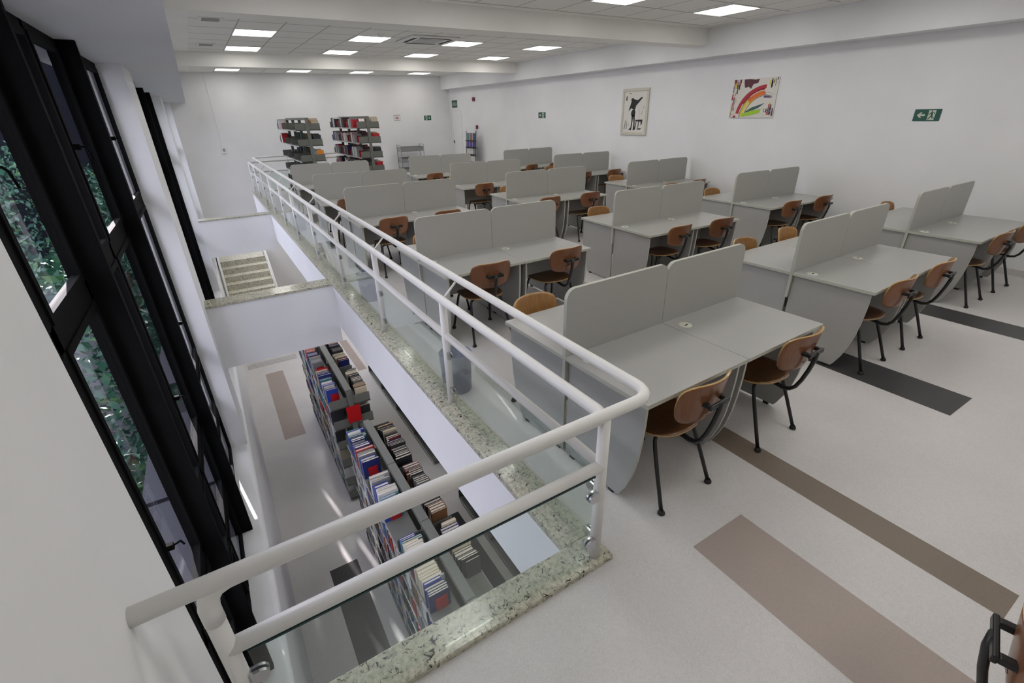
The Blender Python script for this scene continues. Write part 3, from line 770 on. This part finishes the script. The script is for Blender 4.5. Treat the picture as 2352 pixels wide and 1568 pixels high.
# ------------------------------------------------------------------ things on the walls
def sign_right(y_l, z0, wd, hh, mirror, lab):   # on the wall at XR; y_l = end with larger y (seen at left)
    r = empty('exit_sign', (XR, y_l, z0))
    F = lambda u, v, d=0: (-.004-d, -u*wd, v*hh)
    MB().box(-.004, -wd, 0, 0, 0, hh).build('board', 'sign_green', r)
    return r, F
def poly_part(F, polys, name, m, r, d=.0008):
    b = MB()
    for p in polys: b.add([F(u, v, d) for u, v in p], [tuple(range(len(p)))])
    return b.build(name, m, r)
ARROW = [(.12, .50), (.24, .74), (.315, .74), (.245, .585), (.42, .585), (.42, .425), (.245, .425), (.315, .27), (.24, .27)]
MAN = [[(.66+.028*math.cos(a), .83+.06*math.sin(a)) for a in [2*PI*i/14 for i in range(14)]],
       [(.625, .745), (.70, .745), (.715, .45), (.655, .42)],
       [(.63, .74), (.57, .60), (.535, .60), (.535, .55), (.59, .55), (.66, .68)],
       [(.69, .745), (.755, .72), (.785, .60), (.765, .59), (.735, .67), (.69, .68)],
       [(.655, .47), (.705, .46), (.60, .16), (.555, .10), (.555, .16)],
       [(.665, .46), (.72, .46), (.735, .30), (.80, .30), (.80, .245), (.70, .245)]]
DOOR = [[(.535, .92), (.80, .92), (.80, .30), (.775, .30), (.80, .12), (.775, .08), (.535, .08)]]
def exit_sign(origin, ex, wd, hh, mirror, lab):
    r = empty('exit_sign', origin); ex = Vector(ex); nrm = Vector((ex.y, -ex.x, 0))
    def F(u, v, d=0):
        if mirror: u = 1-u
        return tuple(ex*(u*wd)+Vector((0, 0, v*hh))+nrm*(.004+d))
    b = MB(); q = [F(0, 0, -.004), F(1, 0, -.004), F(1, 1, -.004), F(0, 1, -.004), F(0, 0), F(1, 0), F(1, 1), F(0, 1)]
    b.add(q, [(0, 1, 2, 3), (4, 5, 6, 7), (0, 1, 5, 4), (1, 2, 6, 5), (2, 3, 7, 6), (3, 0, 4, 7)]); b.build('board', 'sign_green', r)
    poly_part(F, [ARROW], 'arrow', 'sign_cream', r); poly_part(F, DOOR, 'doorway', 'sign_cream', r); poly_part(F, MAN, 'running_figure', 'sign_green', r, .0016)
    tag(r, lab, 'exit sign')
exit_sign((XR, 3.205, 1.82), (0, -1, 0), .305, .147, False, 'green emergency exit sign with arrow, above the first desk row on the side wall')
exit_sign((XR, 12.37, 1.89), (0, -1, 0), .35, .15, False, 'green emergency exit sign with arrow, on the side wall between framed drawing and door')
exit_sign((7.50, YB, 1.86), (1, 0, 0), .28, .165, True, 'green emergency exit sign with arrow on the back wall beside the corner')
def saida():
    r = empty('exit_sign', (XR, 18.12, 2.265))
    MB().box(-.005, -.46, 0, 0, 0, .25).build('board', 'sign_green', r)
    cu = bpy.data.curves.new('lettering', 'FONT'); cu.body = 'SAÍDA'; cu.size = .15; cu.align_x = 'CENTER'; cu.align_y = 'CENTER'; cu.extrude = .0005
    cu.materials.append(MATS['sign_cream']); t = bpy.data.objects.new('lettering_source', cu); C.objects.link(t)
    dg = bpy.context.evaluated_depsgraph_get(); me = bpy.data.meshes.new_from_object(t.evaluated_get(dg)); bpy.data.objects.remove(t)
    me.materials.clear(); me.materials.append(MATS['sign_cream']); t = bpy.data.objects.new('lettering', me); C.objects.link(t); t.parent = r
    t.location = (-.0062, -.23, .115); t.rotation_euler = (PI/2, 0, -PI/2); t.scale = (.95, 1, 1)
    tag(r, 'green SAÍDA sign on the wall above the white door', 'exit sign')
saida()
def door():
    r = empty('door_1', (XR, 17.43, 0)); struct(r)
    b = MB(); b.box(-.012, -.06, 0, 0, 0, 2.20); b.box(-.012, .86, 0, 0, .92, 2.20); b.box(-.012, 0, 2.14, 0, .86, 2.20); b.build('door_frame', 'white_plastic', r)
    MB().box(-.006, .003, .01, 0, .72, 2.137).build('door_leaf', 'wall_paint', r)
    MB().box(-.002, .72, .01, 0, .86, 2.137).build('side_leaf', 'white_plastic', r)
    b = MB(); b.tube([(-.006, .66, 1.08), (-.05, .66, 1.08), (-.05, .56, 1.08)], .01, 8); b.box(-.012, .63, 1.02, -.006, .69, 1.14); b.build('door_handle', 'black_metal', r)
    MB().box(-.0065, .718, .01, -.0005, .723, 2.137).build('door_gap', 'slot_black', r)
door()
tag(MB().box(XR-.05, 16.24, 2.44, XR, 16.38, 2.56).build('alarm_siren', 'dark_red', bevel=.01), 'small red alarm siren high on the side wall near the door', 'alarm')
tag(MB().box(XR-.04, 16.10, 1.56, XR, 16.22, 1.68).build('alarm_call_point', 'dark_red', bevel=.008), 'small red fire alarm call point at the corner of the white cabinet', 'alarm')
def hydrant():
    r = empty('hydrant_cabinet', (XR, 16.2, .35))
    MB().box(-.015, 0, 0, -.002, .85, 1.25).build('body', 'white_plastic', r); MB().box(-.018, .03, .03, -.015, .82, 1.22).build('door', 'wall_paint', r)
    MB().box(-.0185, .022, .03, -.0145, .03, 1.22).build('door_gap', 'slot_black', r)
    tag(r, 'flush white wall cabinet behind the magazine rack', 'cabinet')
hydrant()

def framed():
    wd, hh = .80, .95; r = empty('framed_drawing', (XR, 8.95, 1.525))
    F = lambda u, v, d=0: (-.02-d, -u*wd, v*hh)
    b = MB(); t = .06
    b.box(-.035, -wd, 0, 0, 0, t); b.box(-.035, -wd, hh-t, 0, 0, hh); b.box(-.035, -t, t, 0, 0, hh-t); b.box(-.035, -wd, t, 0, -wd+t, hh-t); b.build('frame', 'frame_cream', r, bevel=.008)
    G = lambda u, v, d=0: F(.1+u*.8, .08+v*.84, d)
    S_ = [[(.30, .84), (.38, .86), (.46, .82), (.62, .80), (.80, .88), (.84, .85), (.68, .74), (.56, .66), (.52, .56), (.42, .57), (.34, .60), (.20, .52), (.26, .64), (.32, .76)],
          [(.40, .56), (.50, .57), (.55, .50), (.53, .42), (.44, .38), (.34, .43), (.35, .51)],
          [(.37, .42), (.53, .43), (.55, .22), (.58, .04), (.48, .03), (.50, .2), (.46, .38), (.43, .18), (.40, .03), (.26, .04), (.36, .10), (.39, .26)],
          [(.55, .30), (.92, .31), (.90, .22), (.84, .19), (.84, .25), (.60, .27)], [(.60, .28), (.64, .28), (.60, .06), (.56, .06)], [(.72, .27), (.76, .27), (.73, .05), (.70, .05)], [(.84, .22), (.92, .24), (.88, .17), (.84, .18)],
          [(.03, .06), (.06, .06), (.11, .30), (.09, .30)], [(.13, .06), (.16, .06), (.18, .26), (.165, .26)], [(.05, .80), (.11, .80), (.10, .92), (.06, .90)], [(.20, .97), (.26, .99), (.28, .94), (.25, .96)],
          [(.74, .30), (.75, .30), (.73, .58), (.725, .58)], [(.66, .05), (.84, .05), (.88, .09), (.72, .08)], [(.82, .44), (.83, .43), (.90, .54), (.895, .545)], [(.88, .58), (.89, .57), (.96, .65), (.955, .655)], [(.22, .17), (.25, .15), (.26, .19)]]
    b = MB().box(-.02, -wd+t, t, -.001, -t, hh-t)
    for p in S_: b.add([G(u, v, .0008) for u, v in p], [tuple(range(len(p)))], 1)
    b.build('drawing_sheet', ['paper', 'ink_black'], r)
    tag(r, 'cream framed black ink drawing of a figure and stool on the side wall', 'picture')
framed()
def painting():
    wd, hh = .85, .62; r = empty('painting', (XR, 6.115, 1.875))
    CN = ['red', 'orange', 'yellow', 'maroon', 'grey', 'purple', 'teal', 'lime', 'black']
    cb = MB().box(-.02, -wd, 0, -.002, 0, hh)
    F = lambda u, v, d=0: (-.0205-d, -u*wd, v*hh)
    rr = random.Random(3)
    P = []
    def band(cx, cy, r0, r1, a0, a1, c, sx=1, n=14):
        A = [math.radians(a0+(a1-a0)*i/n) for i in range(n+1)]
        pts = [(cx+sx*r1*math.cos(a), cy+r1*math.sin(a)*1.3) for a in A] + [(cx+sx*r0*math.cos(a), cy+r0*math.sin(a)*1.3) for a in A[::-1]]
        P.append((pts, c))
    band(.78, .0, .565, .64, 92, 172, 'red'); band(.78, .0, .545, .572, 95, 150, 'red'); band(.78, 0, .62, .68, 176, 184, 'red')
    band(.78, .0, .44, .50, 92, 140, 'orange'); band(.78, .0, .50, .53, 95, 160, 'orange')
    band(.78, .0, .47, .54, 138, 178, 'yellow'); band(.80, .0, .43, .46, 125, 165, 'yellow')
    band(.78, .0, .425, .435, 100, 178, 'maroon'); band(.78, .0, .53, .54, 130, 180, 'black')
    band(.74, .0, .40, .45, 66, 92, 'grey'); band(.72, .02, .48, .485, 62, 90, 'grey'); band(.80, .0, .385, .42, 80, 98, 'purple')
    P.append(([(.30, .10), (.50, .18), (.72, .22), (.70, .12), (.48, .05), (.32, .03)], 'lime'))
    P.append(([(.34, .13), (.50, .26), (.78, .37), (.66, .25), (.48, .16)], 'teal'))
    P.append(([(.24, .99), (.36, .99), (.50, .97), (.58, .98), (.56, .88), (.46, .86), (.42, .74), (.36, .80), (.28, .77), (.25, .88)], 'maroon')); P.append(([(.29, .96), (.34, .97), (.36, .90), (.40, .92), (.38, .87), (.30, .90)], 'yellow'))
    for i in range(85):
        z = rr.choice(['tl', 'l', 'bl', 'br', 'tr', 'br', 'tl'])
        x0, x1, y0, y1 = dict(tl=(.0, .19, .72, .97), l=(0, .12, .3, .7), bl=(0, .12, .0, .25), br=(.76, .98, .02, .28), tr=(.80, .99, .72, .98))[z]
        x = rr.uniform(x0, x1-.02); y = rr.uniform(y0, y1-.03); h = rr.uniform(.06, .2); w_ = rr.uniform(.012, .04)
        if rr.random() < .3: h, w_ = rr.uniform(.01, .03), rr.uniform(.04, .1)
        P.append(([(x, y), (min(1, x+w_), y+.01), (min(1, x+w_*.8), min(1, y+h)), (x+w_*.1, min(1, y+h-.01))], rr.choice(['maroon', 'black', 'yellow', 'orange', 'red', 'grey', 'purple'])))
    for p, c in P: j = CN.index(c); cb.add([F(min(.997, max(.003, u)), min(.995, max(.005, v)), .0004*(j+1)) for u, v in p], [tuple(range(len(p)))], j+1)
    cb.build('canvas', ['paper']+['paint_'+c for c in CN], r)
    tag(r, 'unframed abstract painting with red, orange and yellow arcs on the side wall', 'picture')
painting()
def emblem():
    r = empty('wall_sign', (6.32, YB, 1.88))
    MB().box(0, -.004, 0, .245, 0, .19).build('board', 'shelf_light', r); MB().box(.012, -.0045, .02, .233, -.004, .165).build('plate', 'white_plastic', r)
    b = MB(); b.tube([(.10+.045*math.cos(a), -.006, .10+.032*math.sin(a)) for a in [2*PI*i/18 for i in range(19)]], .005, 6)
    b.tube([(.15+.04*math.cos(a), -.006, .085+.03*math.sin(a)) for a in [2*PI*i/18 for i in range(19)]], .005, 6); b.build('emblem', 'red_plastic', r)
    tag(r, 'small pale wall sign with a red looped emblem on the back wall', 'sign')
emblem()
def outlet():
    r = empty('wall_outlet', (.68, YB, 1.09))
    MB().box(-.07, -.035, 0, .08, 0, .2).build('box', 'white_plastic', r, bevel=.006); MB().box(-.03, -.038, .06, .04, -.035, .14).build('socket', 'grille_grey', r)
    MB().box(-.012, -.014, .2, .012, 0, 2.23).build('conduit', 'wall_paint', r)
    tag(r, 'white wall socket with a conduit running up the back wall', 'socket')
outlet()

# ------------------------------------------------------------------ trolley and magazine rack
def trolley():
    r = empty('book_trolley', (6.64, 17.8, 0)); T_ = .011
    for sx in (-1, 1):
        x = sx*.44
        MB().tube([(x, -.2, .06), (x, -.2, 1.06), (x, -.19, 1.08), (x, .19, 1.08), (x, .2, 1.06), (x, .2, .06)], T_, 8).build('end_frame', 'trolley_metal', r)
        for sy in (-1, 1): MB().lathe([(0, -.014), (.03, -.014), (.034, 0), (.03, .014), (0, .014)], 14, (x, sy*.2, .034), M=Matrix.Rotation(PI/2, 4, 'Y')).build('caster', 'black_rubber', r)
    for z in (.86, .50, .14):
        b = MB(); b.box(-.43, -.19, z, .43, .19, z+.006); b.box(-.43, .184, z, .43, .19, z+.16); b.box(-.43, -.19, z, -.424, .19, z+.16); b.box(.424, -.19, z, .43, .19, z+.16); b.box(-.43, -.19, z, .43, -.184, z+.12)
        b.build('tray', 'trolley_metal', r)
    tag(r, 'grey metal three-tier book trolley against the back wall', 'trolley')
trolley()
def rack():
    r = empty('magazine_rack', (8.3, 16.15, 0)); 
    for sy in (-1, 1):
        MB().tube([(.22, sy*.36, .02), (-.06, sy*.36, .02), (-.02, sy*.36, .75), (.03, sy*.36, 1.5)], .012, 8).build('side_frame', 'black_metal', r)
    tiers = [.22, .46, .70, .94, 1.16]
    for z in tiers:
        xx = -.06+(z-.02)*.06; b = MB(); b.box(xx-.03, -.35, z, xx+.06, .35, z+.006); b.box(xx-.033, -.35, z, xx-.03, .35, z+.05); b.build('tier', 'black_metal', r)
    tag(r, 'black tiered magazine rack by the side wall', 'magazine rack')
    cols = {'purple': (.10, .05, .32), 'navy': (.03, .05, .18), 'white': (.62, .62, .62), 'teal': (.05, .20, .24), 'brown': (.24, .13, .09), 'grey': (.30, .31, .33)}
    m0 = MB().box(-.002, -.1, 0, .002, .1, .27).build('magazine', 'book_cover'); n = 0
    lay = [['white', 'grey', 'white'], ['grey', 'white', 'white'], ['white', 'white', 'grey'], ['purple', 'purple', 'navy'], ['teal', 'brown', 'navy']]
    for t, z in enumerate(tiers):
        for k in range(3):
            o = m0 if n == 0 else m0.copy()
            if n: C.objects.link(o)
            n += 1; xx = -.06+(z-.02)*.06
            o.location = (8.3+xx+.01, 16.15+.23-.23*k, z+.008); o.rotation_euler = (0, .06, 0); c = cols[lay[t][k]]; o.color = (*c, 1)
            tag(o, '%s magazine, %s from the door, tier %s of the magazine rack' % (lay[t][k], ORD[k], ['one', 'two', 'three', 'four', 'five'][t]), 'magazine', 'magazines on the rack')
rack()

# ------------------------------------------------------------------ outside the windows
struct(MB().box(-10, -12, -6, -9.5, 8.5, 5.6).build('wall_sky_blocker', 'navy_brick'))  # unseen wall added to block low sky light from the desk sides
struct(MB().box(-14, 24, -6, -1.4, 25, 4.2).build('wall_neighbour', 'navy_brick'))
struct(MB().box(-40, -12, -3.9, -.95, 24, -3.8).build('ground', 'patio'))
def hedge(x, y, z, rx, ry, rz_, n, lab, seed):
    g = random.Random(seed); b = MB()
    for i in range(n):
        th = g.uniform(0, 2*PI); ph = math.acos(g.uniform(-1, 1)); k = g.uniform(.75, 1.0)
        c = Vector((rx*k*math.sin(ph)*math.cos(th), ry*k*math.sin(ph)*math.sin(th), rz_+rz_*k*math.cos(ph)))
        u = Vector((g.gauss(0, 1), g.gauss(0, 1), g.gauss(0, 1))).normalized(); v_ = u.cross(Vector((g.gauss(0, 1), g.gauss(0, 1), g.gauss(0, 1)))).normalized(); s = g.uniform(.05, .11)
        b.add([c-u*s, c+v_*s*.5, c+u*s, c-v_*s*.5], [(0, 1, 2, 3)])
    r = empty('shrub', (x, y, z)); b.build('foliage', 'leaf', r); MB().tube([(0, 0, 0), (0, 0, rz_)], .06, 8).build('stem', 'bark', r)
    tag(r, lab, 'shrub')
hedge(-2.6, 9.0, -3.8, 1.3, 2.6, 2.1, 5200, 'leafy green shrub seen through the windows below the near column', 1)
hedge(-2.4, 15.5, -3.8, 1.2, 3.0, 2.3, 5200, 'leafy green shrub outside, beyond the near column', 2)
hedge(-4.8, 21.0, -3.8, 2.4, 2.4, 2.7, 5200, 'leafy green shrub outside before the dark brick wall', 3)
